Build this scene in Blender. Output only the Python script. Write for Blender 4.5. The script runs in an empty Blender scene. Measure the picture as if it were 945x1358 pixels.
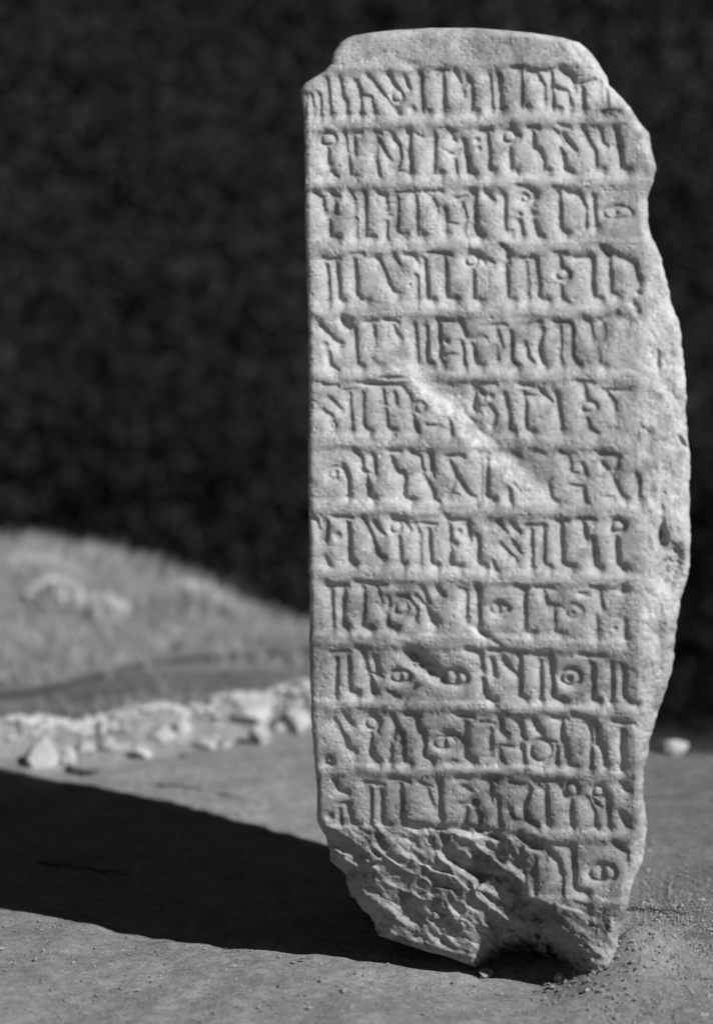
import bpy, bmesh, math, random
import numpy as np
from mathutils import Vector, Matrix

random.seed(7)
RNG = np.random.default_rng(11)
C = bpy.context.scene.collection
SC = bpy.context.scene

# ------------------------------------------------------------------ camera, sky, sun, exposure
FPX = 2912.0            # focal length in photo pixels; one photo pixel is one millimetre at the stele
CAMZ = 0.9
cam_data = bpy.data.cameras.new('camera')
cam = bpy.data.objects.new('camera', cam_data); C.objects.link(cam)
cam.location = (0.0, -2.912, CAMZ)
cam.rotation_euler = (math.radians(90), 0, 0)
cam_data.sensor_fit = 'VERTICAL'
cam_data.sensor_height = 36.0
cam_data.lens = 36.0 * FPX / 1358.0
cam_data.shift_y = -(CAMZ - 0.611) / 1.358
cam_data.clip_start = 0.05
cam_data.clip_end = 2000
cam_data.dof.use_dof = True
cam_data.dof.focus_distance = 3.0
cam_data.dof.aperture_fstop = 2.1
SC.camera = cam

SUN_EL = math.radians(36)
SUN_AZ = math.radians(42)        # how far the sun stands in front of the stele's plane, to the right
sdir = Vector((math.cos(SUN_EL) * math.cos(SUN_AZ), -math.cos(SUN_EL) * math.sin(SUN_AZ), math.sin(SUN_EL)))
world = bpy.data.worlds.new('World'); SC.world = world
world.use_nodes = True
wn = world.node_tree.nodes; wl = world.node_tree.links
for n in list(wn): wn.remove(n)
sky = wn.new('ShaderNodeTexSky'); sky.sky_type = 'NISHITA'; sky.sun_disc = False
sky.sun_elevation = SUN_EL
sky.altitude = 3000; sky.air_density = 0.3; sky.dust_density = 0.3
sky.sun_rotation = math.atan2(sdir.x, sdir.y)
bw = wn.new('ShaderNodeRGBToBW')          # black-and-white photograph
bg = wn.new('ShaderNodeBackground'); bg.inputs['Strength'].default_value = 0.05
wo = wn.new('ShaderNodeOutputWorld')
wl.new(sky.outputs[0], bw.inputs[0]); wl.new(bw.outputs[0], bg.inputs['Color']); wl.new(bg.outputs[0], wo.inputs[0])

sl = bpy.data.lights.new('sun', 'SUN'); sl.energy = 4.0; sl.angle = math.radians(0.6); sl.color = (1.0, 0.995, 0.985)
so = bpy.data.objects.new('sun', sl); C.objects.link(so)
so.location = (4, -3, 5)
so.rotation_euler = sdir.to_track_quat('Z', 'Y').to_euler()

SC.view_settings.view_transform = 'Standard'
SC.view_settings.look = 'None'
SC.view_settings.gamma = 1.0
SC.view_settings.use_curve_mapping = False
SC.view_settings.exposure = 0.62
SC.render.engine = 'CYCLES'
SC.cycles.max_bounces = 4
SC.cycles.diffuse_bounces = 2

# ------------------------------------------------------------------ helpers
def tag(o, label=None, cat=None, group=None, kind=None):
    if label: o['label'] = label
    if cat: o['category'] = cat
    if group: o['group'] = group
    if kind: o['kind'] = kind
    return o

_lat = np.random.default_rng(5).random((256, 256))
def vnoise(x, y, seed=0):
    """smooth value noise in -1..1 (arrays)"""
    x = x + seed * 17.31; y = y + seed * 9.77
    xi = np.floor(x).astype(np.int64); yi = np.floor(y).astype(np.int64)
    fx = x - xi; fy = y - yi
    fx = fx * fx * fx * (fx * (fx * 6 - 15) + 10); fy = fy * fy * fy * (fy * (fy * 6 - 15) + 10)
    a = _lat[xi & 255, yi & 255]; b = _lat[(xi + 1) & 255, yi & 255]
    c = _lat[xi & 255, (yi + 1) & 255]; d = _lat[(xi + 1) & 255, (yi + 1) & 255]
    return ((a * (1 - fx) + b * fx) * (1 - fy) + (c * (1 - fx) + d * fx) * fy) * 2 - 1
def fbm(x, y, octaves=4, seed=0, gain=0.5):
    s = 0; a = 1.0; t = 0
    for o in range(octaves):
        s = s + a * vnoise(x, y, seed + o * 3); t += a
        x = x * 2.03; y = y * 2.03; a *= gain
    return s / t
def sstep(a, b, x):
    t = np.clip((x - a) / (b - a), 0, 1)
    return t * t * (3 - 2 * t)

def mesh_from_arrays(name, verts, quads, tris=None, smooth=True):
    me = bpy.data.meshes.new(name)
    nq = len(quads); nt = 0 if tris is None else len(tris)
    me.vertices.add(len(verts)); me.vertices.foreach_set('co', np.asarray(verts, np.float32).ravel())
    loops = np.asarray(quads, np.int32).ravel()
    if nt: loops = np.concatenate([loops, np.asarray(tris, np.int32).ravel()])
    me.loops.add(len(loops)); me.loops.foreach_set('vertex_index', loops)
    me.polygons.add(nq + nt)
    starts = np.arange(nq, dtype=np.int32) * 4
    tot = np.full(nq, 4, np.int32)
    if nt:
        starts = np.concatenate([starts, nq * 4 + np.arange(nt, dtype=np.int32) * 3])
        tot = np.concatenate([tot, np.full(nt, 3, np.int32)])
    me.polygons.foreach_set('loop_start', starts)
    me.polygons.foreach_set('use_smooth', np.full(nq + nt, smooth))
    me.update(calc_edges=True); me.validate()
    return me
def link(name, me, mat=None, parent=None):
    o = bpy.data.objects.new(name, me); C.objects.link(o)
    if mat: me.materials.append(mat)
    if parent: o.parent = parent
    return o

def grey(v): return (v, v, v, 1)
def new_mat(name, rough=0.95):
    m = bpy.data.materials.new(name); m.use_nodes = True
    nt = m.node_tree; b = nt.nodes['Principled BSDF']
    b.inputs['Roughness'].default_value = rough
    b.inputs['Specular IOR Level'].default_value = 0.15
    return m, nt, b
def noise_node(nt, co, scale, detail=5, rough=0.6):
    n = nt.nodes.new('ShaderNodeTexNoise'); n.inputs['Scale'].default_value = scale
    n.inputs['Detail'].default_value = detail; n.inputs['Roughness'].default_value = rough
    nt.links.new(co, n.inputs['Vector']); return n.outputs['Fac']
def ramp(nt, fac, a, b, p0=0.3, p1=0.7):
    r = nt.nodes.new('ShaderNodeMapRange')
    r.inputs['From Min'].default_value = p0; r.inputs['From Max'].default_value = p1
    r.inputs['To Min'].default_value = a; r.inputs['To Max'].default_value = b
    nt.links.new(fac, r.inputs['Value']); return r.outputs['Result']
def mul(nt, a, b):
    m = nt.nodes.new('ShaderNodeMath'); m.operation = 'MULTIPLY'
    for i, v in enumerate((a, b)):
        if isinstance(v, (int, float)): m.inputs[i].default_value = v
        else: nt.links.new(v, m.inputs[i])
    return m.outputs[0]
def bump(nt, b, height, strength, dist):
    bm_ = nt.nodes.new('ShaderNodeBump'); bm_.inputs['Strength'].default_value = strength
    bm_.inputs['Distance'].default_value = dist
    nt.links.new(height, bm_.inputs['Height']); nt.links.new(bm_.outputs[0], b.inputs['Normal'])
def simple_mat(name, lo, hi, scale, bscale=None, bdist=0.002, rough=0.95):
    m, nt, b = new_mat(name, rough)
    co = nt.nodes.new('ShaderNodeTexCoord').outputs['Object']
    v = ramp(nt, noise_node(nt, co, scale), lo, hi)
    nt.links.new(v, b.inputs['Base Color'])
    if bscale: bump(nt, b, noise_node(nt, co, bscale, 6, 0.7), 0.8, bdist)
    return m
def attr_mat(name, attr, scales, bscale, bdist):
    m, nt, b = new_mat(name)
    co = nt.nodes.new('ShaderNodeTexCoord').outputs['Object']
    a = nt.nodes.new('ShaderNodeAttribute'); a.attribute_name = attr
    v = a.outputs['Fac']
    for s, lo, hi in scales:
        v = mul(nt, v, ramp(nt, noise_node(nt, co, s), lo, hi))
    nt.links.new(v, b.inputs['Base Color'])
    bump(nt, b, noise_node(nt, co, bscale, 8, 0.75), 0.9, bdist)
    return m
def fattr(me, name, vals):
    a = me.attributes.new(name, 'FLOAT', 'POINT'); a.data.foreach_set('value', np.asarray(vals, np.float32))

def gpt(px, py, z=0.0):
    """a place on ground of height z seen in the photograph at (px, py)"""
    d = FPX * (CAMZ - z) / (py - 390.0)
    return Vector(((px - 472.5) / FPX * d, d - 2.912, z))

# ------------------------------------------------------------------ terrain
def crest(x):
    return np.interp(x, [-3, -1.6, -0.94, -0.70, -0.43, -0.36, -0.146, 0.1, 0.5], [0.26, 0.18, 0.135, 0.09, 0.03, -0.02, -0.12, -0.22, -0.4])
def path_y(x): return np.interp(x, [-2.5, -1.2, -0.75, -0.58, -0.4, -0.13, 0.3, 1.5], [0.8, 1.70, 2.14, 2.38, 2.50, 2.60, 2.75, 3.0])
def height(x, y):
    x = np.asarray(x, float); y = np.asarray(y, float)
    h = 0.008 * fbm(x * 5, y * 5, 4, 1) + 0.012 * vnoise(x * 1.3, y * 1.3, 4)
    h = h - 0.018 * np.exp(-(((x - 0.20) / 0.16) ** 2 + ((y + 0.06) / 0.10) ** 2))        # dip at the foot of the stone
    h = h + 0.012 * np.exp(-(((x - 0.42) / 0.14) ** 2 + ((y - 0.10) / 0.25) ** 2)) + 0.026 * np.exp(-(((x - 0.345) / 0.06) ** 2 + ((y + 0.075) / 0.06) ** 2)) + 0.06 * np.exp(-(((x - 0.375) / 0.07) ** 2 + ((y + 0.01) / 0.085) ** 2)) * (1 + 0.4 * fbm(x * 30, y * 30, 2, 88))
    left = 1 - sstep(-0.05, 0.55, x)
    # terrace edge and drop to the right, earth bank to the left
    drop = -1.6 * sstep(1.4, 4.0, y)
    py = path_y(x)
    bank = crest(x) * sstep(py + 0.05, 3.35, y) + 0.05 * fbm(x * 2.2, y * 2.2, 3, 9) * sstep(py, py + 0.5, y)
    bank = bank - 0.008 * np.exp(-((y - py) / 0.07) ** 2)
    bank = bank - 2.0 * sstep(3.5, 6.5, y)
    far = sstep(9, 60, y) * 34
    side = 0.6 * sstep(4, 30, np.abs(x))
    ry = 1.50 + (x + 0.6) * 0.55
    h = h + left * 0.045 * np.exp(-((y - ry) / 0.10) ** 2) * (1 + 0.7 * fbm(x * 7, y * 7, 2, 77)) * sstep(-1.6, -0.5, x)
    return h + left * bank + (1 - left) * drop + far + side + 0.35 * fbm(x * 0.25, y * 0.25, 3, 21) * sstep(5, 12, np.hypot(x, y))

def axis(lo, hi, fine_lo, fine_hi, step, grow=1.22):
    a = list(np.arange(fine_lo, fine_hi, step))
    s = step; v = a[-1]; up = []
    while v < hi: s *= grow; v += s; up.append(v)
    s = step; v = a[0]; dn = []
    while v > lo: s *= grow; v -= s; dn.append(v)
    return np.array(dn[::-1] + a + up)
gx = axis(-400, 400, -1.5, 1.5, 0.012); gy = axis(-250, 500, -0.9, 3.9, 0.014)
GX, GY = np.meshgrid(gx, gy)
GZ = height(GX, GY)
GZ = GZ + 0.0045 * fbm(GX * 28, GY * 28, 3, 33) * (1 - sstep(4, 8, np.hypot(GX, GY)))
nx, ny = len(gx), len(gy)
idx = np.arange(nx * ny).reshape(ny, nx)
gq = np.stack([idx[:-1, :-1], idx[:-1, 1:], idx[1:, 1:], idx[1:, :-1]], -1).reshape(-1, 4)
gme = mesh_from_arrays('ground', np.stack([GX, GY, GZ], -1).reshape(-1, 3), gq)
# bare pale earth near the stone, duller turf behind it, a dark strip along the path line, straw coloured bank, dark far slope
alb = 0.275 + 0.05 * fbm(GX * 1.5, GY * 1.5, 3, 41)
alb = alb * (1 - 0.42 * sstep(0.25, 0.6, GX + 0.05 * vnoise(GX * 4, GY * 4, 3)))
left = 1 - sstep(-0.05, 0.55, GX)
wob = 0.06 * fbm(GX * 4, GY * 4, 3, 51)
py = path_y(GX)
turf = sstep(1.62, 1.85, GY + wob - 0.1 * GX)
alb = alb * (1 - turf) + turf * (0.165 + 0.055 * vnoise(GX * 3, GY * 7, 6))
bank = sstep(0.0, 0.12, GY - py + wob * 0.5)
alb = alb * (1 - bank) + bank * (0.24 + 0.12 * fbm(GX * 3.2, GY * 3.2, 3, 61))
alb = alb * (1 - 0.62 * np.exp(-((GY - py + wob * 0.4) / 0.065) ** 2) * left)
farm = sstep(4.2, 6.0, GY) * (1 - sstep(400, 800, GY))
alb = alb * (1 - farm) + 0.03 * farm
edge = sstep(0.1, 0.4, GX) * sstep(1.36, 1.5, GY + wob)
alb = alb * (1 - edge) + 0.035 * edge
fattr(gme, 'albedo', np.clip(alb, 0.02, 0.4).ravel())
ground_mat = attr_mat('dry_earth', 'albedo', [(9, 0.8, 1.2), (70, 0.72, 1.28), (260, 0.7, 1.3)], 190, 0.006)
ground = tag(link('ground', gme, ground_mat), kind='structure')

# ------------------------------------------------------------------ the inscribed stele
# groove centre lines, read off the photograph at 3.9375 times its size: (left, top) of the window, then strokes;
# o = ring (cx,cy,rx,ry), h = drilled hollow (cx,cy,r)
LET = [
((400,80), "25,180 15,300|55,190 65,290|95,180 100,300|130,100 142,200 150,300|200,100 208,190 232,215 238,295|285,110 305,150 310,290|320,190 365,200 375,290|345,80 390,140 440,200 490,270|455,75 475,120 500,150|545,100 560,145|620,80 625,280 660,292|700,62 760,62|730,70 735,285|800,70 830,130 838,190|845,140 862,100 882,125 880,285 905,290|h500,283,20|h575,262,22|o500,188,34,36"),
((620,80), "110,90 118,282|155,90 165,282|215,52 270,52|262,70 268,265 300,272|310,72 350,85 385,150 385,238|340,70 400,75|418,80 428,280 460,284|480,60 530,110 540,180|450,170 500,182 512,272|550,150 640,125|572,160 580,285|665,140 670,230|692,170 697,240"),
((400,160), "o140,95,44,38|132,140 142,240|110,298 150,262 186,290|225,70 238,160|270,80 275,170|235,165 275,172|245,190 255,295 282,305|280,66 312,62|382,65 412,68|385,75 400,130 385,190|h375,198,18|390,220 405,290|405,110 432,155 462,205|480,90 510,130 515,200 490,270|500,268 560,270|560,60 565,292|605,80 640,100 672,85|692,80 685,280 725,292|760,52 792,62|775,70 797,112|768,180 800,188 832,160|790,210 805,297|842,110 850,180|862,190 868,285 897,297|h908,110,17|h918,160,15"),
((620,160), "h45,110,16|h50,155,15|60,60 90,72 100,160 100,262 126,282|70,55 112,60|o205,92,40,38|218,45 256,90|205,150 215,270 242,282|308,50 352,50|325,70 325,150 360,165 372,200 380,280 406,287|440,70 470,110 478,130|455,40 512,46|480,90 540,165|h465,170,13|480,190 490,270 522,282|575,48 600,100 610,140|620,150 638,180 645,270 677,282|665,70 675,130 702,150|740,60 755,130 745,160|760,110 770,270 797,282"),
((400,245), "70,40 110,70 125,155|165,45 188,60|168,60 175,150 130,165|145,190 150,270 187,292|255,45 275,80 275,150|280,180 285,290|330,50 330,270 372,287|400,50 440,62 445,150|445,165 492,165|495,60 495,240 542,277|445,200 445,287|495,45 612,42|590,60 598,270 632,284|640,40 727,40|660,60 695,110 705,152|742,130 750,262|745,202 832,215|830,100 850,160 840,242|798,75 862,66|885,40 888,220 917,272"),
((620,245), "30,40 30,230 62,282|88,50 122,82|175,60 185,240 217,267|o285,75,24,24|250,15 300,22 346,52|340,70 312,130 327,172|h260,160,12|260,200 268,272|335,200 350,265 372,277|430,25 492,36|452,50 463,230 492,272|500,50 560,62 588,130 585,230|h585,232,14|628,70 637,240|o750,157,84,42|735,128 735,188"),
((400,325), "112,80 197,76|135,110 140,302|183,100 197,290 222,302|258,50 322,46|278,80 285,260 342,307|400,70 430,140 460,210 502,267|478,50 502,97|540,52 590,60 612,102|h558,210,10|598,170 600,292|640,80 650,280 682,302|658,46 772,52|742,70 750,270 802,292|o880,80,38,36|865,40 930,52 947,92|880,130 885,270 922,302"),
((620,325), "98,80 127,97|168,10 206,40 192,90|183,100 195,270 222,297|268,76 332,70|288,90 298,292|342,80 350,270 402,302|424,46 492,46|458,60 463,112|o472,155,38,34|458,210 465,270 492,297|538,76 622,66|618,80 625,260 662,292|702,50 710,240 742,277|760,70 830,100 850,202|h850,250,14"),
((400,410), "98,80 150,132 197,192|h122,190,18|143,230 150,290 182,317|278,100 285,270 312,307|338,70 392,60|375,90 375,260 412,302|428,60 502,66|480,90 512,152|588,80 600,272|645,90 650,280 682,297|595,282 660,292|703,50 782,60|710,80 725,282|h750,165,14|740,236 802,230|820,60 850,142|830,170 840,302|870,155 947,145|885,180 900,282 927,302"),
((620,410), "0,155 77,140|22,200 35,270 62,302|108,85 182,80|138,100 165,192|140,190 140,262|208,120 210,250 242,302|278,86 362,66|288,180 295,240 322,267|370,100 350,180 382,292|428,66 512,70|458,90 464,292|515,80 515,230 552,297|570,40 605,56 620,157|603,160 652,155|680,50 742,15|670,60 675,152|638,190 650,270 677,297"),
((400,495), "118,60 192,66|150,130 212,192|118,192 157,217|o165,265,18,20|228,86 332,76|250,100 258,302|316,100 320,260 352,307|358,50 430,60 512,55|418,80 430,152|400,152 442,160|433,190 445,270 477,302|480,100 490,152|520,60 560,110 567,190|o610,170,34,34|578,220 597,297|650,266 717,266|758,240 772,302"),
((620,495), "70,50 132,50|40,60 75,100|h106,112,18|30,60 30,180|110,170 130,200 120,272|178,100 195,190 204,280 227,302|248,44 312,52|278,90 280,270 317,302|290,105 352,112|360,80 410,132|440,90 460,250 466,292|538,30 622,36|575,50 590,112|o602,160,40,34|588,220 600,270 637,297|668,76 802,76|690,90 725,130 736,232|698,266 742,266|850,220 835,302|840,240 897,292"),
((400,585), "o188,160,54,46|185,150 186,190|225,125 246,170 243,292|278,45 310,80 315,150|h322,152,14|338,150 345,270 372,302|310,155 382,160|375,70 380,157|463,45 512,46|470,80 497,152|480,155 532,160|533,160 528,270 572,302|578,50 618,70 625,142|h630,140,16|670,50 676,152|620,152 662,205|h655,205,14|683,240 690,290 712,302|748,66 832,60|760,80 800,160 850,240 897,287|800,170 762,272|770,262 812,262|908,50 942,56|925,80 930,272"),
((620,585), "48,40 92,50|83,60 90,260 127,297|225,205 260,246 292,240|200,230 205,302|328,30 372,46|228,40 262,60|398,200 410,270 442,297|448,35 502,50|498,60 510,142 537,147|510,200 572,212|570,230 582,287|565,100 582,147|648,46 752,50|740,60 735,100 712,160|668,90 692,122|716,165 782,282|690,262 722,267|838,150 850,292"),
((400,670), "35,45 80,70 107,152|168,56 262,50|135,80 125,182|245,80 250,282|h190,150,22|130,270 145,305|330,60 370,150 390,230 422,272|h270,300,18|390,80 422,132|o490,98,34,34|478,55 540,60 562,112|505,150 513,280 532,302|592,80 612,140 612,302|568,80 692,80|657,110 665,270 702,307|738,30 760,60 862,60|h815,115,16|h790,182,20|760,80 768,280 822,312|860,80 865,162|900,140 908,270 942,302"),
((620,670), "38,150 45,270 82,312|148,70 182,112|220,80 247,112|160,180 232,252|213,160 262,222|120,270 142,322|278,80 382,76|308,100 314,302|372,90 368,260 402,302|428,46 492,46|463,70 464,260 512,302|538,46 622,40|570,60 587,152|622,140 630,280 652,302|o745,68,42,38|738,130 744,260 777,297"),
((400,755), "138,80 242,76|158,100 163,312|222,90 218,290 237,312|288,50 360,62 432,60|322,80 320,280 362,312|395,80 417,172|390,162 457,166|450,130 456,182|442,200 444,280 492,312|o520,182,40,38|500,130 560,132 602,190 590,242|630,80 662,152|708,80 732,112|600,120 650,180 692,265|h678,245,24|808,80 860,84 912,70|848,90 853,242|905,70 915,282"),
((620,755), "42,60 48,270 82,332|o155,172,62,40|150,150 150,195|228,55 292,62|278,80 278,290 322,312|333,60 422,60|370,70 397,152|380,152 442,152|428,160 428,280 467,312|o530,178,54,46|h520,190,14|608,50 662,52|650,70 666,162|638,190 640,312|780,220 786,332|h730,262,12"),
((400,845), "153,76 252,70|185,110 180,312|243,100 253,280 287,307|288,45 332,56|325,70 345,162|390,100 400,172|340,172 422,202|360,200 375,302|o515,195,62,44|515,165 515,222|450,280 530,330 602,240|o800,192,74,54|800,150 802,225"),
((620,845), "0,40 60,60 70,152|108,40 152,40|120,90 130,172|180,90 247,172|75,200 85,270 132,327|228,45 292,50|262,60 258,270 292,307|328,60 422,52|365,90 370,312|422,80 428,270 482,312|o522,172,62,56|h510,186,18|558,45 620,54 682,50|627,100 628,290 662,302|722,100 728,307|783,110 783,260 852,322"),
((400,935), "175,80 230,170 240,210 277,252|235,60 267,102|o145,290,24,24|o365,92,40,36|370,50 407,80 390,132|365,150 363,260 397,302|480,60 500,110 480,172|460,186 532,186|523,150 528,280 562,317|465,200 465,312|548,45 612,50|600,70 610,152|637,140 643,260 682,302|o745,195,72,44|742,165 742,222|755,138 815,155 832,190|818,40 892,50|857,80 858,270 892,302"),
((620,935), "70,75 132,80|115,120 120,242|88,266 132,266|160,50 165,110 192,152|265,60 287,152|165,205 270,212|163,220 172,272|280,200 292,292|340,60 372,112|o378,222,64,72|430,40 512,46|478,60 485,172|430,170 502,186|455,200 460,302|503,200 518,290 552,322|520,10 642,40|620,60 630,172|660,80 670,182|620,182 692,186|630,200 635,322|690,200 710,302|738,50 842,60|788,100 793,312"),
((400,1020), "180,60 200,110 242,120|190,180 252,176|h150,250,22|200,210 205,302|243,190 262,280 292,307|330,70 432,80|358,100 358,307|418,110 423,270 462,312|458,45 562,60|518,80 525,272|610,70 682,95|652,100 690,202|718,60 725,262|808,45 872,45|840,90 882,112|830,182 892,182|860,200 850,292"),
((620,1020), "78,45 152,55|120,80 125,162|h30,182,22|158,150 168,302|60,230 66,302|218,70 292,80|220,210 240,268 287,270|330,90 290,190 310,260 362,307|355,60 402,112|380,45 432,55|407,80 418,292|o540,95,42,44|535,140 545,302|480,70 500,140 532,152|o680,100,38,38|620,140 660,220 670,312|650,150 692,192|722,120 738,312|800,60 822,82|800,220 842,292"),
((620,1100), "282,90 302,332|310,100 382,90|345,140 350,332|420,70 522,90|430,100 480,170 492,242|500,270 490,342|548,90 558,300 622,342|o705,225,84,56|705,195 705,255|770,70 832,120 836,182|o200,200,46,48|560,380 642,402"),
]
ROWS = [(97,155),(174,236),(254,318),(341,403),(424,489),(508,573),(596,661),(683,749),(770,835),(858,926),(944,1014),(1031,1101),(1120,1189)]

Y0, X0, Y1, X1 = 30, 380, 1360, 930          # photo pixel window of the height raster
PX, PY = np.meshgrid(np.arange(X0, X1, dtype=float), np.arange(Y0, Y1, dtype=float))
WX = PX + 1.3 * fbm(PX / 16, PY / 16, 2, 71); WY = PY + 1.3 * fbm(PX / 16, PY / 16, 2, 81)
grv = np.zeros_like(PX)
def window(x0, y0, x1, y1, m):
    return (slice(int(max(0, y0 - m - Y0)), int(min(Y1 - Y0, y1 + m - Y0))), slice(int(max(0, x0 - m - X0)), int(min(X1 - X0, x1 + m - X0))))
def carve(dist, s, w, depth, ox_=None, oy_=None, p=2.1):
    # cut from the right: the left and lower wall of a stroke is long and soft, the right and upper one steep
    if ox_ is not None:
        q = np.clip((-0.85 * ox_ + 0.55 * oy_) / (np.hypot(ox_, oy_) + 0.6), -1, 1)
        w = w * (1 + 0.52 * q); p = 1.85 - 0.5 * q
    np.maximum(grv[s], depth * np.exp(-(np.maximum(dist, 0) / w) ** p), out=grv[s])
for (ox, oy), txt in LET:
    for st in txt.split('|'):
        jit = RNG.uniform(0.85, 1.12)
        if st[0] == 'o':
            cx, cy, rx, ry = [float(v) / 3.9375 for v in st[1:].split(',')]
            cx += ox; cy += oy
            tr = 3.0 if rx > 13 else 1.6
            rx -= tr; ry -= tr * 0.85
            s = window(cx - rx, cy - ry, cx + rx, cy + ry, 14)
            dx, dy = WX[s] - cx, WY[s] - cy
            k = np.sqrt((dx / rx) ** 2 + (dy / ry) ** 2) + 1e-6
            carve(np.abs(k - 1) * np.hypot(dx, dy) / k, s, 3.6, 1.0 * jit, dx * (1 - 1 / k), dy * (1 - 1 / k))
        elif st[0] == 'h':
            cx, cy, r = [float(v) / 3.9375 for v in st[1:].split(',')]
            cx += ox; cy += oy
            s = window(cx, cy, cx, cy, 18)
            carve(np.hypot(WX[s] - cx, WY[s] - cy) - r * 0.35, s, max(2.2, r * 0.75), 1.0 * jit)
        else:
            pts = [tuple(float(v) / 3.9375 for v in p.split(',')) for p in st.split()]
            pts = [(x + ox, y + oy) for x, y in pts]
            xs = [p[0] for p in pts]; ys = [p[1] for p in pts]
            s = window(min(xs), min(ys), max(xs), max(ys), 16)
            bar = (max(xs) - min(xs)) > 1.6 * (max(ys) - min(ys))
            for (ax, ay), (bx, by) in zip(pts[:-1], pts[1:]):
                L2 = (bx - ax) ** 2 + (by - ay) ** 2 + 1e-6
                t = np.clip(((WX[s] - ax) * (bx - ax) + (WY[s] - ay) * (by - ay)) / L2, 0, 1)
                ex, ey = WX[s] - ax - t * (bx - ax), WY[s] - ay - t * (by - ay)
                d = np.hypot(ex, ey)
                w = 3.5 if bar else 5.1
                carve(d, s, w * (0.93 + 0.12 * jit), (0.8 if bar else 1.0) * jit, ex, ey)
            if not bar and (ys[-1] - ys[0]) > 25:                    # chisel wedge at the foot of a stem
                s = window(xs[-1], ys[-1], xs[-1], ys[-1], 14)
                carve(np.hypot((WX[s] - xs[-1] + 1) * 0.8, WY[s] - ys[-1] + 3), s, 5.0, 1.1 * jit)

def interp_xy(tab):
    t = np.array(tab, float); return lambda y: np.interp(y, t[:, 0], t[:, 1])
left_x = interp_xy([(37,572),(40,520),(44,486),(48,466),(52,458),(58,450),(70,442),(85,439),(95,430),(103,416),(112,403),(120,399),(140,401),(160,403),(200,404),(300,405),(400,408),(500,410),(600,409),(700,410),(800,411),(850,410),(900,411),(950,413),(1000,416),(1040,420),(1088,420),(1110,432),(1140,437),(1159,458),(1187,464),(1206,481),(1222,496),(1241,502),(1251,530),(1259,556),(1268,590),(1280,622),(1296,645),(1320,665),(1345,680)])
right_x = interp_xy([(37,628),(40,670),(44,705),(48,733),(52,748),(60,765),(75,782),(90,792),(105,800),(120,805),(135,820),(150,832),(165,840),(180,852),(195,855),(215,858),(228,861),(245,857),(265,850),(280,849),(300,851),(320,857),(340,866),(360,872),(380,876),(400,880),(420,888),(440,894),(460,894),(480,897),(520,900),(560,900),(600,904),(640,903),(700,905),(740,905),(770,899),(790,893),(820,889),(850,888),(880,886),(900,880),(920,874),(940,868),(960,862),(980,857),(1000,855),(1020,850),(1050,851),(1080,856),(1100,857),(1130,854),(1145,850),(1160,842),(1180,836),(1200,832),(1220,826),(1240,820),(1280,815),(1345,805)])
edge_x = interp_xy([(37,600),(60,735),(100,768),(150,800),(180,836),(260,834),(340,842),(450,834),(550,832),(700,832),(800,832),(900,833),(1000,835),(1100,835),(1180,822),(1240,810),(1345,790)])

# worn places lose their letters
wear = np.zeros_like(PX)
def blob(cx, cy, rx, ry, rot=0.0, p=2.0):
    c, s = math.cos(rot), math.sin(rot)
    u = ((PX - cx) * c + (PY - cy) * s) / rx; v = (-(PX - cx) * s + (PY - cy) * c) / ry
    return np.exp(-(u * u + v * v) ** (p / 2))
for b in [(510,470,30,22,0,1.0),(570,520,34,22,.8,.9),(800,460,26,26,0,.85),(815,560,26,24,0,.6),(700,620,24,30,.6,.8),(600,70,150,18,0,1),(730,615,40,30,0,.4),(770,800,40,40,0,.3)]:
    wear = np.maximum(wear, b[5] * blob(b[0], b[1], b[2], b[3], b[4]))
wear = np.clip(wear, 0, 0.9)
F = np.zeros_like(PX)                        # how far the face lies behind the plane y = 0, in millimetres
depth_var = 3.9 * (0.85 + 0.3 * fbm(PX / 60, PY / 60, 2, 91))
def soften(A, sg):                           # gaussian blur
    fy_ = np.fft.fftfreq(A.shape[0])[:, None]; fx_ = np.fft.rfftfreq(A.shape[1])[None]
    return np.fft.irfft2(np.fft.rfft2(A) * np.exp(-2 * (math.pi * sg) ** 2 * (fx_ ** 2 + fy_ ** 2)), A.shape)
F += grv * depth_var * (1 - wear) + 3.6 * soften(grv * (1 - wear), 4.5)      # worn round shoulders between the strokes
for a, b in ROWS:                            # each line of letters is cut in a slightly sunken field
    wl_ = 4.5 * fbm(PX / 30, PY / 60, 2, 13)
    fld = sstep(a - 9, a + 2, PY + wl_) * (1 - sstep(b - 3, b + 6, PY + wl_)) * (1 - sstep(825, 850, PX))
    F += 2.2 * fld * (1 - wear) * (1 + 0.5 * vnoise(PX / 25, PY / 90, 15))
# the broad shape of the face: leaning back at the top, hollow in the middle, undercut at the foot
yy = np.arange(Y0, Y1, dtype=float)
slope = np.interp(yy, [30, 90, 250, 500, 700, 850, 1000, 1150, 1360], [0.22, 0.10, 0.05, 0.06, -0.01, -0.20, -0.29, -0.28, -0.12])
prof = np.cumsum(slope[::-1])[::-1]; prof -= np.interp(1290, yy, prof) + 45
F += prof[:, None]
F -= 0.17 * (PX - 590)                      # the stone is turned a little away from the sun
F += 2.5 * fbm(PX / 90, PY / 90, 3, 101) + 0.8 * fbm(PX / 22, PY / 22, 3, 111) + 0.35 * fbm(PX / 6, PY / 6, 3, 121)
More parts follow.
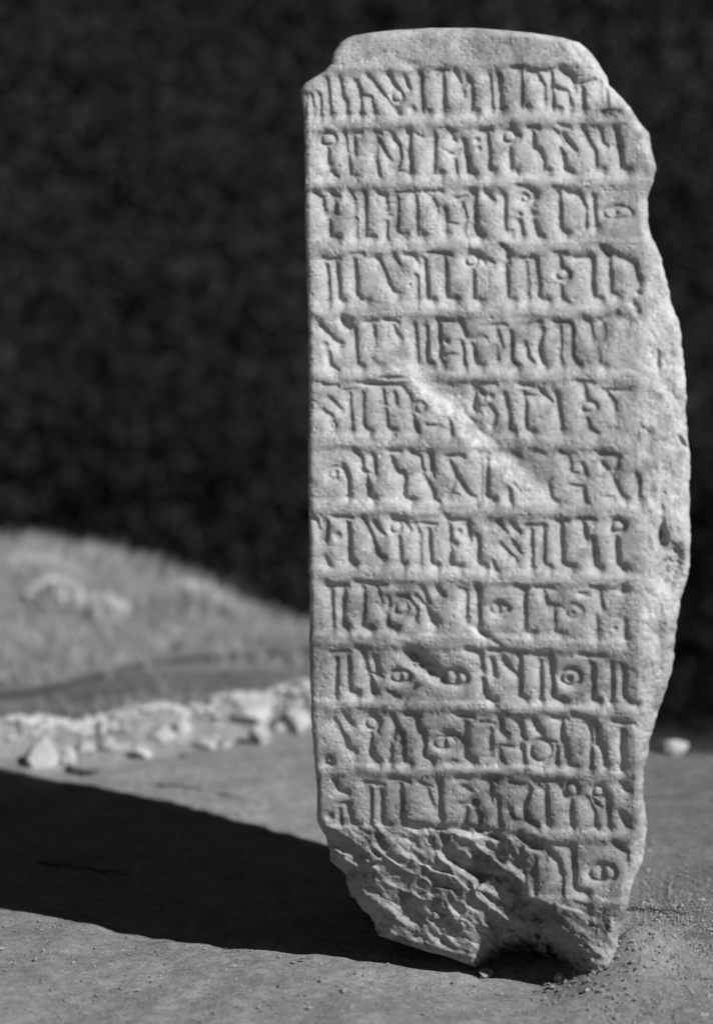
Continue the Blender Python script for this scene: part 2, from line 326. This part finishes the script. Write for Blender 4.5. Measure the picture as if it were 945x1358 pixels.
# diagonal scar
ang = math.atan2(145, 152); ca, sa = math.cos(ang), math.sin(ang)
u = (PX - 548) * ca + (PY - 500) * sa; v = -(PX - 548) * sa + (PY - 500) * ca      # v > 0 is down-left
v = v + 4 * vnoise(u / 30, v / 200, 17)
along = sstep(-62, 15, u) * (1 - sstep(185, 250, u))
v = v + 5 * fbm(PX / 12, PY / 12, 3, 177)
F += along * 9.5 * np.where(v < -10, np.exp(-((v + 10) / 30.0) ** 2), 1 - sstep(-12, 17, v))
F += 3.0 * sstep(60, 80, u) * (1 - sstep(115, 140, u)) * np.exp(-((v + 13) / 4.0) ** 2)
# rough broken foot, lower left
line = 1094 + 0.05 * (PX - 430) + 9 * vnoise(PX / 25, PY / 60, 19)
rough = sstep(line, line + 7, PY) * (1 - sstep(690, 706, PX + 8 * vnoise(PX / 30, PY / 30, 23) - np.clip(PY - 1190, 0, 60) * 2.4))
rough = np.maximum(rough, sstep(1196, 1215, PY + 5 * vnoise(PX / 30, PY / 30, 29)))
F = F * (1 - rough) + rough * (prof[:, None] - 0.17 * (PX - 590))
r1 = math.radians(36); ru = PX * math.cos(r1) + PY * math.sin(r1); rv = -PX * math.sin(r1) + PY * math.cos(r1)
ridge = 1 - np.abs(fbm(ru / 85 + 0.4 * vnoise(PX / 30, PY / 30, 41), rv / 26, 3, 131)) * 2.2
rr = 1 - np.abs(fbm(PX / 22, PY / 22, 4, 151)) * 2
ridge = ridge * 0.45 + 0.75 * fbm(ru / 60, rv / 24, 3, 141)
frg = np.random.default_rng(31)
best = np.full(PX.shape, 1e9); facet = np.zeros_like(PX)
for i in range(130):                          # angular fracture planes
    cx_, cy_ = frg.uniform(415, 850), frg.uniform(1085, 1350)
    a_, b_, h_ = frg.normal(0, 0.22), frg.normal(0.05, 0.25), frg.normal(0, 2.6)
    dx_, dy_ = PX - cx_ + 5 * vnoise(PX / 14, PY / 14, 501), PY - cy_ + 5 * vnoise(PX / 14, PY / 14, 503)
    dd = ((dx_ * math.cos(r1) + dy_ * math.sin(r1)) / 1.9) ** 2 + (-dx_ * math.sin(r1) + dy_ * math.cos(r1)) ** 2
    mk = dd < best
    best = np.where(mk, dd, best); facet = np.where(mk, h_ + a_ * (PX - cx_) + b_ * (PY - cy_), facet)
fk = np.pad(facet, 1, mode='edge'); facet = (fk[:-2, 1:-1] + fk[2:, 1:-1] + fk[1:-1, :-2] + fk[1:-1, 2:] + 2 * facet) / 6
F += rough * (0.4 * facet + 1.0 * fbm(PX / 9, PY / 9, 4, 511, 0.65))
F += rough * (6 + 0.22 * np.clip(PY - line, 0, 200) * (1 - sstep(670, 760, PX)) - 12 * ridge * (1 - 0.6 * sstep(690, 740, PX)) - 2.0 * rr)
# chips and hollows
CH = [(801,157,19,7,0,9),(457,428,7,11,-.5,8),(793,333,12,6,.5,6),(832,410,5,12,-.5,5),(745,104,22,10,.3,3),(675,66,26,10,0,3),(545,88,18,6,.3,3),
      (558,876,24,13,.45,11),(578,894,14,8,.6,9),(545,862,16,10,.3,6),(815,770,8,9,0,6),(765,778,7,4,0,5),(866,705,8,15,0,17),(879,738,16,26,.2,16),(870,760,10,12,0,6),
      (860,478,3,14,0,6),(893,582,3,10,-.6,9),(703,1284,60,44,.14,135),(652,1284,22,16,0,22),(560,1098,34,7,.1,9),(640,1104,44,7,.15,11),(705,1118,26,8,.5,10),(620,1150,50,7,.5,8),(590,1118,8,22,-.4,6),
      (640,835,24,4,.6,4),(495,508,20,4,0,5),(520,500,16,3,0,4),(865,690,4,22,0,7),(720,1140,12,8,0,4),(600,1012,10,5,0,4)]
for cx, cy, rx, ry, rot, dp in CH:
    F += dp * blob(cx, cy, rx, ry, rot, 4.0 if dp > 25 else 2.6) * (0.9 + 0.35 * fbm(PX / 7, PY / 7, 2, 161))
# right flank: the broken side falls away towards the sun
XE = edge_x(yy)[:, None] + 5 * fbm(PY / 28, PX / 80, 3, 171)
t = PX - XE
t = np.where(t > 0, t * t / (t + 7), 0)
F += np.interp(yy, [100, 450, 750, 900, 1150], [0.42, 0.36, 0.46, 0.74, 0.80])[:, None] * t + sstep(0, 12, t) * (5.0 * fbm(PX / 26, PY / 38, 4, 181, 0.6))
F += 1.2 * np.clip(np.abs(fbm(PX / 5, PY / 5, 2, 201)) - 0.38, 0, 1) * 6 * 0.35     # small pits

def sampF(x, y):
    x = np.clip(x - X0, 0, X1 - X0 - 1.001); y = np.clip(y - Y0, 0, Y1 - Y0 - 1.001)
    xi = x.astype(int); yi = y.astype(int); fx = x - xi; fy = y - yi
    return (F[yi, xi] * (1 - fx) + F[yi, xi + 1] * fx) * (1 - fy) + (F[yi + 1, xi] * (1 - fx) + F[yi + 1, xi + 1] * fx) * fy

# tone of the stone: paler along the scar, dull weather crust, lichen stains
TONE = 0.97 + 0.10 * fbm(PX / 70, PY / 70, 3, 401)
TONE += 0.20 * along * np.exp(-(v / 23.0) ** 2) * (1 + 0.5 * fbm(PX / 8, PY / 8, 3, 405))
TONE += 0.02 * sstep(0, 10, t) + 0.16 * blob(592, 66, 34, 14)
for cx, cy, rx, ry, rot, dp in [(660,72,46,15,.1,.22),(545,70,40,14,0,.14),(800,160,24,12,0,.35),(556,878,34,13,.45,.42),(520,915,34,22,0,.22),(600,905,40,22,0,.16),(870,728,18,30,0,.30),
        (800,310,26,16,0,.16),(610,285,26,22,0,.14),(640,200,22,22,0,.10),(770,1010,50,40,0,.12),(690,1060,60,46,0,.12),(735,1215,70,24,0,.20),(560,150,26,26,0,.12)]:
    TONE -= dp * blob(cx, cy, rx, ry, rot) * (1 + 0.5 * fbm(PX / 9, PY / 9, 3, 411))  # darker patches, the strongest set in chipped hollows
lich = fbm(PX / 26, PY / 26, 5, 421, 0.62) + 0.35 * fbm(PX / 140, PY / 140, 2, 431)
TONE -= 0.23 * sstep(0.14, 0.26, lich)
TONE -= 0.10 * sstep(0.12, 0.2, fbm(PX / 7, PY / 7, 4, 441, 0.65)) * (1 - sstep(0.0, 0.5, -lich))
low_dark = sstep(-0.12, 0.12, fbm(PX / 55, PY / 75, 5, 451, 0.6) + (PY - 1010) / 420)  # ragged mask growing towards the bottom of the slab
TONE -= 0.15 * low_dark * (1 - sstep(0, 14, t)) + 0.15 * rough  # lower face and broken foot made darker, right flank left out
def sampT(x, y):
    return TONE[np.clip(np.rint(y - Y0).astype(int), 0, Y1 - Y0 - 1), np.clip(np.rint(x - X0).astype(int), 0, X1 - X0 - 1)]

rows = np.concatenate([np.linspace(37, 60, 34), np.arange(60.8, 1345, 0.95)])
nf, ns, nb = 500, 26, 40
lj = left_x(rows) + 1.3 * fbm(rows / 9, rows * 0 + 3, 3, 211) + (rows > 1100) * 3.0 * fbm(rows / 7, rows * 0 + 8, 3, 215)
rj = right_x(rows) + 1.8 * fbm(rows / 10, rows * 0 + 7, 3, 221)
uf = np.linspace(0, 1, nf)
XF = lj[:, None] + (rj - lj)[:, None] * uf[None]
YR = np.repeat(rows[:, None], nf, 1)
D = sampF(XF, YR)
def roll(dist, r): 
    q = np.clip((r - dist) / r, 0, 1); return r * (1 - np.sqrt(np.maximum(1 - q * q, 0)))
rl = np.interp(rows, [37, 120, 1080, 1120, 1345], [14, 8, 8, 30, 40])[:, None]
D = D + roll(XF - lj[:, None], rl) * 0.9 + roll(rj[:, None] - XF, 16.0)
topd = np.minimum.reduce([YR - 37, YR * 0 + 200]); D = D + roll(topd, 16.0)
thick = np.interp(rows, [37, 60, 300, 900, 1345], [170, 240, 350, 370, 360]) + 8 * fbm(rows / 60, rows * 0, 3, 231)
ring_x = [XF]; ring_d = [D]
us = np.linspace(0, 1, ns + 2)[1:-1]
wd = (rj - lj)
sx = rj[:, None] - (0.10 * us ** 2 * wd[:, None]) + 5 * fbm(us[None] * 6 + rows[:, None] * 0, rows[:, None] / 40 + us[None] * 0, 3, 241) * np.sin(np.pi * us)[None]
sd = D[:, -1:] + (thick[:, None] - D[:, -1:]) * us[None]
ring_x.append(sx); ring_d.append(sd)
ub = np.linspace(0, 1, nb)
xr2 = sx[:, -1]; xl2 = lj + 0.10 * wd
bx = xr2[:, None] + (xl2 - xr2)[:, None] * ub[None]
bd = thick[:, None] + 14 * fbm(bx / 50, rows[:, None] / 50 + bx * 0, 4, 251)
ring_x.append(bx); ring_d.append(bd)
lx = lj[:, None] + 0.10 * (us[::-1] ** 2)[None] * wd[:, None] + 5 * fbm(us[None] * 6 + rows[:, None] * 0, rows[:, None] / 40 + us[None] * 0, 3, 261) * np.sin(np.pi * us)[None]
ld = D[:, :1] + (thick[:, None] - D[:, :1]) * us[::-1][None]
ring_x.append(lx); ring_d.append(ld)
RX = np.concatenate(ring_x, 1); RD = np.concatenate(ring_d, 1); RY = np.repeat(rows[:, None], RX.shape[1], 1)
V = np.stack([(RX - 472.5) / 1000, RD / 1000, (1290 - RY) / 1000], -1)
# things behind the plane y = 0 look smaller: keep the outline where the photograph has it, at its own depth
nr, nc = RX.shape
k = 1 + np.clip(RD[:, :nf], -120, 160) / 1000 / 2.912
V[:, :nf, 0] = V[:, :nf, 0] * k
V[:, nf:nf + ns, 0] *= k[:, -1:]; V[:, nf + ns + nb:, 0] *= k[:, :1]
V[:, :nf, 2] = CAMZ + (V[:, :nf, 2] - CAMZ) * k
V[:, nf:, 2] = V[:, nf - 1:nf, 2] + (V[:, 0:1, 2] - V[:, nf - 1:nf, 2]) * np.concatenate([np.zeros(ns), np.linspace(0, 1, nb), np.ones(ns)])[None]
vid = np.arange(nr * nc).reshape(nr, nc)
nxt = np.roll(vid, -1, 1)
sq = np.stack([vid[:-1], vid[1:], nxt[1:], nxt[:-1]], -1).reshape(-1, 4)
cap_t = V[0].mean(0); cap_b = V[-1].mean(0)
VV = np.concatenate([V.reshape(-1, 3), cap_t[None], cap_b[None]])
n0 = nr * nc
tt = np.stack([vid[0], nxt[0], np.full(nc, n0)], -1); tb = np.stack([nxt[-1], vid[-1], np.full(nc, n0 + 1)], -1)
sme = mesh_from_arrays('inscribed_stele', VV, sq, np.concatenate([tt, tb]))
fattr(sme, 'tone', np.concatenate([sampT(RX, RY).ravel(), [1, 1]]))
m, nt, b = new_mat('carved_limestone', 0.9)
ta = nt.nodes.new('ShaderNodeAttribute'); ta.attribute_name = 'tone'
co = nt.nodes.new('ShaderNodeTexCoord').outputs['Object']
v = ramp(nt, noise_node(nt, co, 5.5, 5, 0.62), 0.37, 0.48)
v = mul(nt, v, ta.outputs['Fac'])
stain = ramp(nt, noise_node(nt, co, 13, 7, 0.72), 1.0, 0.82, 0.54, 0.66)       # lichen and weather stains
v = mul(nt, v, stain)
v = mul(nt, v, ramp(nt, noise_node(nt, co, 38, 5, 0.65), 0.78, 1.20))
v = mul(nt, v, ramp(nt, noise_node(nt, co, 330, 4, 0.7), 0.80, 1.18))
nt.links.new(v, b.inputs['Base Color'])
bump(nt, b, noise_node(nt, co, 420, 7, 0.75), 0.55, 0.0022)
stele = link('inscribed_stele', sme, m)
tag(stele, 'tall pale stone slab carved with lines of script, broken at its lower left', 'stele')

# ------------------------------------------------------------------ loose stones
stone_mat = simple_mat('pale_rubble', 0.28, 0.48, 14, 60, 0.006)
def rock_mesh(seed, sx, sy, sz):
    bm = bmesh.new(); bmesh.ops.create_icosphere(bm, subdivisions=4, radius=1.0)
    r = random.Random(seed)
    planes = [(Vector((r.gauss(0, 1), r.gauss(0, 1), r.gauss(0, 1))).normalized(), r.uniform(0.5, 0.85)) for _ in range(13)]
    ox = r.uniform(0, 50)
    for vtx in bm.verts:
        p = vtx.co.copy()
        for n_, dd in planes:
            e = p.dot(n_) - dd
            if e > 0: p -= n_ * e * 0.96
        nz = float(fbm(np.array([p.x * 2 + ox + p.z]), np.array([p.y * 2 - p.z * 1.3]), 3, seed % 7)[0])
        p *= 1 + 0.12 * nz
        vtx.co = Vector((p.x * sx, p.y * sy, p.z * sz))
    me = bpy.data.meshes.new('stone'); bm.to_mesh(me); bm.free()
    me.polygons.foreach_set('use_smooth', [True] * len(me.polygons))
    return me
def stone(px, py, w, h, seed, label, sink=0.32, name='stone', mat=None, group='rubble stones lying behind the stele'):
    p = gpt(px, py); z = float(height(p.x, p.y))
    p = gpt(px, py, z); z = float(height(p.x, p.y))
    s = (p.y + 2.912) / FPX
    me = rock_mesh(seed, w * s / 2, w * s / 2 * 0.85, h * s / 2)
    o = link(name, me, mat or stone_mat)
    o.location = (p.x, p.y + w * s * 0.3, z + h * s / 2 * (1 - 2 * sink)); o.rotation_euler = (0, 0, random.uniform(0, 6.28))
    tag(o, label, 'stone', group)
    return o
STONES = [
 (52,1018,46,40,'large white stone at the left end of the rubble row'),
 (90,990,18,34,'narrow upright pale stone near the left end of the rubble row'),
 (113,1000,24,20,'small dull stone right of the narrow upright one'),
 (141,984,26,20,'pale stone at the back of the left half of the rubble row'),
 (146,1000,26,20,'low pale stone in front of the left half of the rubble row'),
 (164,988,16,14,'tiny pale stone between two larger ones in the left half of the rubble row'),
 (188,972,26,22,'rounded pale stone behind the bright flat one in mid row'),
 (216,986,40,30,'bright flat stone in the middle of the rubble row'),
 (241,962,20,30,'pointed pale stone standing up in the middle of the rubble row'),
 (271,962,28,15,'low flat stone right of the pointed one'),
 (298,968,18,14,'small stone left of the broad white one'),
 (328,974,62,38,'broad white stone in the right half of the rubble row'),
 (345,954,26,34,'tall pale stone behind the broad white one'),
 (372,968,18,18,'small dark-sided stone in the gap before the stele'),
 (390,958,42,50,'large rough pale stone nearest the left edge of the stele'),
 (399,966,16,14,'small stone tucked low beside the left edge of the stele'),
]
for i, (px_, py_, w_, h_, lab) in enumerate(STONES):
    stone(px_, py_, w_ * 1.32, h_ * 1.3, 100 + i, lab)
dull_mat = simple_mat('dusty_stone', 0.2, 0.3, 30, 90, 0.004)
for px_, py_, w_, h_, sd_, lab_ in [(643,1301,26,17,311,'pale angular stone wedged under the left lip of the hollow below the stele'),
        (745,1300,22,18,312,'pale stone wedged under the right lip of the hollow below the stele'),
        ]:
    stone(px_, py_, w_, h_, sd_, lab_, group='', mat=dull_mat)
stone(895, 1004, 48, 34, 301, 'pale rounded stone on the terrace edge right of the stele', group='')
stone(868, 1211, 9, 7, 302, 'small bright pebble beside the twig at lower right', group='')
stone(242, 1005, 15, 7, 303, 'small dark pebble on bare earth left of the stele', mat=simple_mat('dark_pebble', 0.04, 0.07, 20), group='')
# ------------------------------------------------------------------ twigs
twig_mat = simple_mat('dead_twig', 0.03, 0.06, 60, 200, 0.001)
def tube(points, radii, sides=8):
    vs, qs = [], []
    for i, p in enumerate(points):
        a = points[max(0, i - 1)]; c = points[min(len(points) - 1, i + 1)]
        t = (c - a).normalized(); n1 = t.cross(Vector((0, 0, 1))).normalized(); n2 = t.cross(n1)
        for k_ in range(sides):
            an = 2 * math.pi * k_ / sides
            vs.append(p + (n1 * math.cos(an) + n2 * math.sin(an)) * radii[i])
    for i in range(len(points) - 1):
        for k_ in range(sides):
            k2 = (k_ + 1) % sides
            qs.append((i * sides + k_, i * sides + k2, (i + 1) * sides + k2, (i + 1) * sides + k_))
    n = len(vs)
    vs += [points[0], points[-1]]
    tr = [(((k_ + 1) % sides), k_, n) for k_ in range(sides)] + [((len(points) - 1) * sides + k_, (len(points) - 1) * sides + (k_ + 1) % sides, n + 1) for k_ in range(sides)]
    return vs, qs, tr
def twig(pix, r, label):
    pts = []
    P = [gpt(*q) for q in pix]
    n = 14
    for i in range(n + 1):
        f = i / n * (len(P) - 1); j = min(int(f), len(P) - 2); p = P[j].lerp(P[j + 1], f - j)
        p.y += 0.006 * math.sin(i * 1.7 + len(label)); p.z = float(height(p.x, p.y)) + r * 0.9 + 0.002
        pts.append(p)
    rad = [r * (1 - 0.6 * i / n) for i in range(n + 1)]
    vs, qs, tr = tube(pts, rad)
    base = pts[n // 2].copy(); vs = [v_ - base for v_ in vs]
    o = link('twig', mesh_from_arrays('twig', [tuple(v_) for v_ in vs], qs, tr), twig_mat); o.location = base
    tag(o, label, 'twig', 'dead twigs on the ground')
twig([(824,1214),(860,1217),(912,1223)], 0.0022, 'thin dark twig on the ground right of the foot of the stele')
twig([(208,1040),(240,1041),(272,1047)], 0.0022, 'thin dark twig on the sunlit earth above the shadow')
twig([(290,1051),(325,1055)], 0.0016, 'short faint twig nearer to the stele, above the shadow')
twig([(90,1019),(112,1022),(132,1020)], 0.0065, 'thick dark stick in front of the large white stone')
twig([(52,1139),(110,1147),(172,1154)], 0.0025, 'long dark twig lying inside the shadow of the stele')

# ------------------------------------------------------------------ gravel, dry grass, far wood (uncountable)
def scatter_cards(n, place, size_fn, name, mat, blade=True):
    V_, Q_ = [], []
    for i in range(n):
        x, y, z = place()
        vs = size_fn(x, y, z)
        b0 = len(V_); V_ += vs
        Q_.append((b0, b0 + 1, b0 + 2, b0 + 3))
    return link(name, mesh_from_arrays(name, V_, Q_, smooth=False), mat)
# gravel: squashed octahedra
gv, gt = [], []
for i in range(9000):
    if i < 4200:
        d = random.uniform(2.55, 4.6); x = random.uniform(-0.19, 0.19) * d; y = d - 2.912
    else:
        a = random.gauss(0, 1); x = 0.40 + random.gauss(0, 0.13); y = 0.12 + random.gauss(0, 0.25)
    z = float(height(x, y))
    r = random.uniform(0.0012, 0.0034) * (random.uniform(1.4, 2.0) if random.random() < 0.03 else random.uniform(.5, 1.1))
    b0 = len(gv); an = random.uniform(0, 6.28); c_, s_ = math.cos(an), math.sin(an)
    k1, k2, k3 = random.uniform(.7, 1.4), random.uniform(.7, 1.2), random.uniform(.5, .9)
    for px_, py_, pz_ in ((1,0,0),(-1,0,0),(0,1,0),(0,-1,0),(0,0,1),(0,0,-1)):
        X_ = px_ * r * k1; Y_ = py_ * r * k2
        gv.append((x + X_ * c_ - Y_ * s_, y + X_ * s_ + Y_ * c_, z + pz_ * r * k3 + r * .3))
    for a_, b_, c2 in ((0,2,4),(2,1,4),(1,3,4),(3,0,4),(2,0,5),(1,2,5),(3,1,5),(0,3,5)): gt.append((b0 + a_, b0 + b_, b0 + c2))
gravel = link('gravel', mesh_from_arrays('gravel', gv, np.zeros((0, 4), np.int32), gt, smooth=False), simple_mat('grit', 0.13, 0.28, 40))
tag(gravel, 'fine grit and crumbs of stone strewn over the bare earth', 'gravel', kind='stuff')

cv, ct = [], []
for i in range(620):
    x = random.uniform(-0.85, -0.04); y = 1.50 + (x + 0.6) * 0.55 + random.gauss(0.02, 0.05)
    z = float(height(x, y)); r = random.uniform(0.004, 0.018)
    b0 = len(cv); an = random.uniform(0, 6.28); c_, s_ = math.cos(an), math.sin(an)
    for px_, py_, pz_ in ((1,.2,0),(-1,-.3,0.1),(0.2,1,-.1),(-.2,-1,.1),(.3,0,.9),(0,0,-1)):
        X_ = px_ * r * random.uniform(.7, 1.3); Y_ = py_ * r * random.uniform(.7, 1.2)
        cv.append((x + X_ * c_ - Y_ * s_, y + X_ * s_ + Y_ * c_, z + pz_ * r * .8 + r * .3))
    for a_, b_, c2 in ((0,2,4),(2,1,4),(1,3,4),(3,0,4),(2,0,5),(1,2,5),(3,1,5),(0,3,5)): ct.append((b0 + a_, b0 + b_, b0 + c2))
tag(link('rubble_crumbs', mesh_from_arrays('rubble_crumbs', cv, np.zeros((0, 4), np.int32), ct, smooth=False), stone_mat), 'small broken rubble heaped along the low ridge behind the stele', 'rubble', kind='stuff')

def blade(h, w):
    def f(x, y, z):
        an = random.uniform(0, 6.28); le = random.uniform(0.1, 0.9); hh = h * random.uniform(0.5, 1.5) * (1 + (0.6 if y > 3.0 else 0))
        dx, dy = math.cos(an) * w / 2, math.sin(an) * w / 2
        la = random.uniform(0, 6.28); lx_, ly_ = math.cos(la) * le * hh, math.sin(la) * le * hh
        return [(x - dx, y - dy, z), (x + dx, y + dy, z), (x + lx_ + dx * .3, y + ly_ + dy * .3, z + hh), (x + lx_ - dx * .3, y + ly_ - dy * .3, z + hh)]
    return f
def bank_spot():
    while True:
        y = random.uniform(1.75, 3.9); x = random.uniform(-1.5, 0.15)
        if abs(y - path_y(x)) < 0.09 or (y < path_y(x) and random.random() < 0.7): continue
        if fbm(np.array([x * 3.0]), np.array([y * 3.0]), 2, 5)[0] + random.uniform(-.3, .3) < -0.1: continue
        return x, y, float(height(x, y))
tag(scatter_cards(16000, bank_spot, blade(0.035, 0.004), 'bank_grass', simple_mat('straw', 0.19, 0.36, 6)), 'pale dry grass growing over the earth bank', 'grass', kind='stuff')
tuft_mat = simple_mat('bleached_straw', 0.38, 0.52, 8)
def bank_tuft(px, Y, r, h, label):
    d = Y + 2.912; x = (px - 472.5) / FPX * d; z = float(height(x, Y))
    V_, Q_ = [], []
    for i in range(800):
        q = r * math.sqrt(random.random()); an = random.uniform(0, 6.28)
        dx, dy = q * math.cos(an), q * math.sin(an)
        hh = h * (1 - 0.5 * (q / r) ** 2) * random.uniform(.6, 1.1)
        w = 0.006; wa = random.uniform(0, 6.28); wx_, wy_ = w * math.cos(wa), w * math.sin(wa)
        ex, ey = dx * 1.35 + random.gauss(0, .01), dy * 1.35 + random.gauss(0, .01)
        g = float(height(x + dx, Y + dy)) - z
        b0 = len(V_)
        V_ += [(dx - wx_, dy - wy_, g - .005), (dx + wx_, dy + wy_, g - .005), (ex + wx_ * .5, ey + wy_ * .5, g + hh), (ex - wx_ * .5, ey - wy_ * .5, g + hh)]
        Q_.append((b0, b0 + 1, b0 + 2, b0 + 3))
    o = link('grass_tuft', mesh_from_arrays('grass_tuft', V_, Q_, smooth=False), tuft_mat); o.location = (x, Y, z)
    tag(o, label, 'grass tuft', 'pale tufts on the grassy bank')
bank_tuft(80, 2.85, 0.055, 0.085, 'bleached grass tuft on the bank, left one of the bright pair')
bank_tuft(138, 2.85, 0.052, 0.08, 'bleached grass tuft on the bank, right one of the bright pair')
bank_tuft(270, 3.25, 0.08, 0.07, 'grass tuft on the crest of the bank where it steps down')
bank_tuft(60, 3.3, 0.10, 0.06, 'low wide grass tuft on the highest part of the bank at far left')
def near_spot():
    while True:
        if random.random() < 0.6: x = 0.44 + random.gauss(0, 0.09); y = 0.10 + random.gauss(0, 0.20)
        else: x = random.uniform(-0.45, 0.0); y = random.uniform(0.35, 1.3)
        if x < 0.36 and 0 < y < 0.3: continue
        return x, y, float(height(x, y))
tag(scatter_cards(1500, near_spot, blade(0.009, 0.0014), 'stubble_grass', simple_mat('stubble', 0.14, 0.32, 20)), 'short dry stubble growing from the earth around the stele', 'grass', kind='stuff')

# dark evergreen wood across the hollow behind: leaf clusters filling a thick band
lv, lq = [], []
nl = 330000
lx_ = RNG.uniform(-6.5, 6.5, nl); ly_ = RNG.uniform(9.4, 11.6, nl)
top_ = 4.2 + 1.1 * fbm(lx_ * 0.9, ly_ * 0.5, 3, 301)
lz_ = -1.9 + (top_ + 1.9) * RNG.random(nl)
ly_ += 0.5 * fbm(lx_ * 1.4, lz_ * 1.4, 3, 311)
ctr = np.stack([lx_, ly_, lz_], -1)
av = RNG.normal(size=(nl, 3)); av /= np.linalg.norm(av, axis=1)[:, None]
bv = np.cross(av, RNG.normal(size=(nl, 3))); bv /= np.linalg.norm(bv, axis=1)[:, None]
sz = RNG.uniform(0.02, 0.045, nl)[:, None]
lv = np.stack([ctr - av * sz, ctr + bv * sz * .5, ctr + av * sz, ctr - bv * sz * .5], 1).reshape(-1, 3)
lq = np.arange(nl * 4).reshape(-1, 4)
wood = link('dark_wood', mesh_from_arrays('dark_wood', lv, lq, smooth=False), simple_mat('evergreen_leaf', 0.018, 0.023, 2, rough=0.8))
tag(wood, 'dark dense wood filling the background behind the stele', 'wood', kind='stuff')
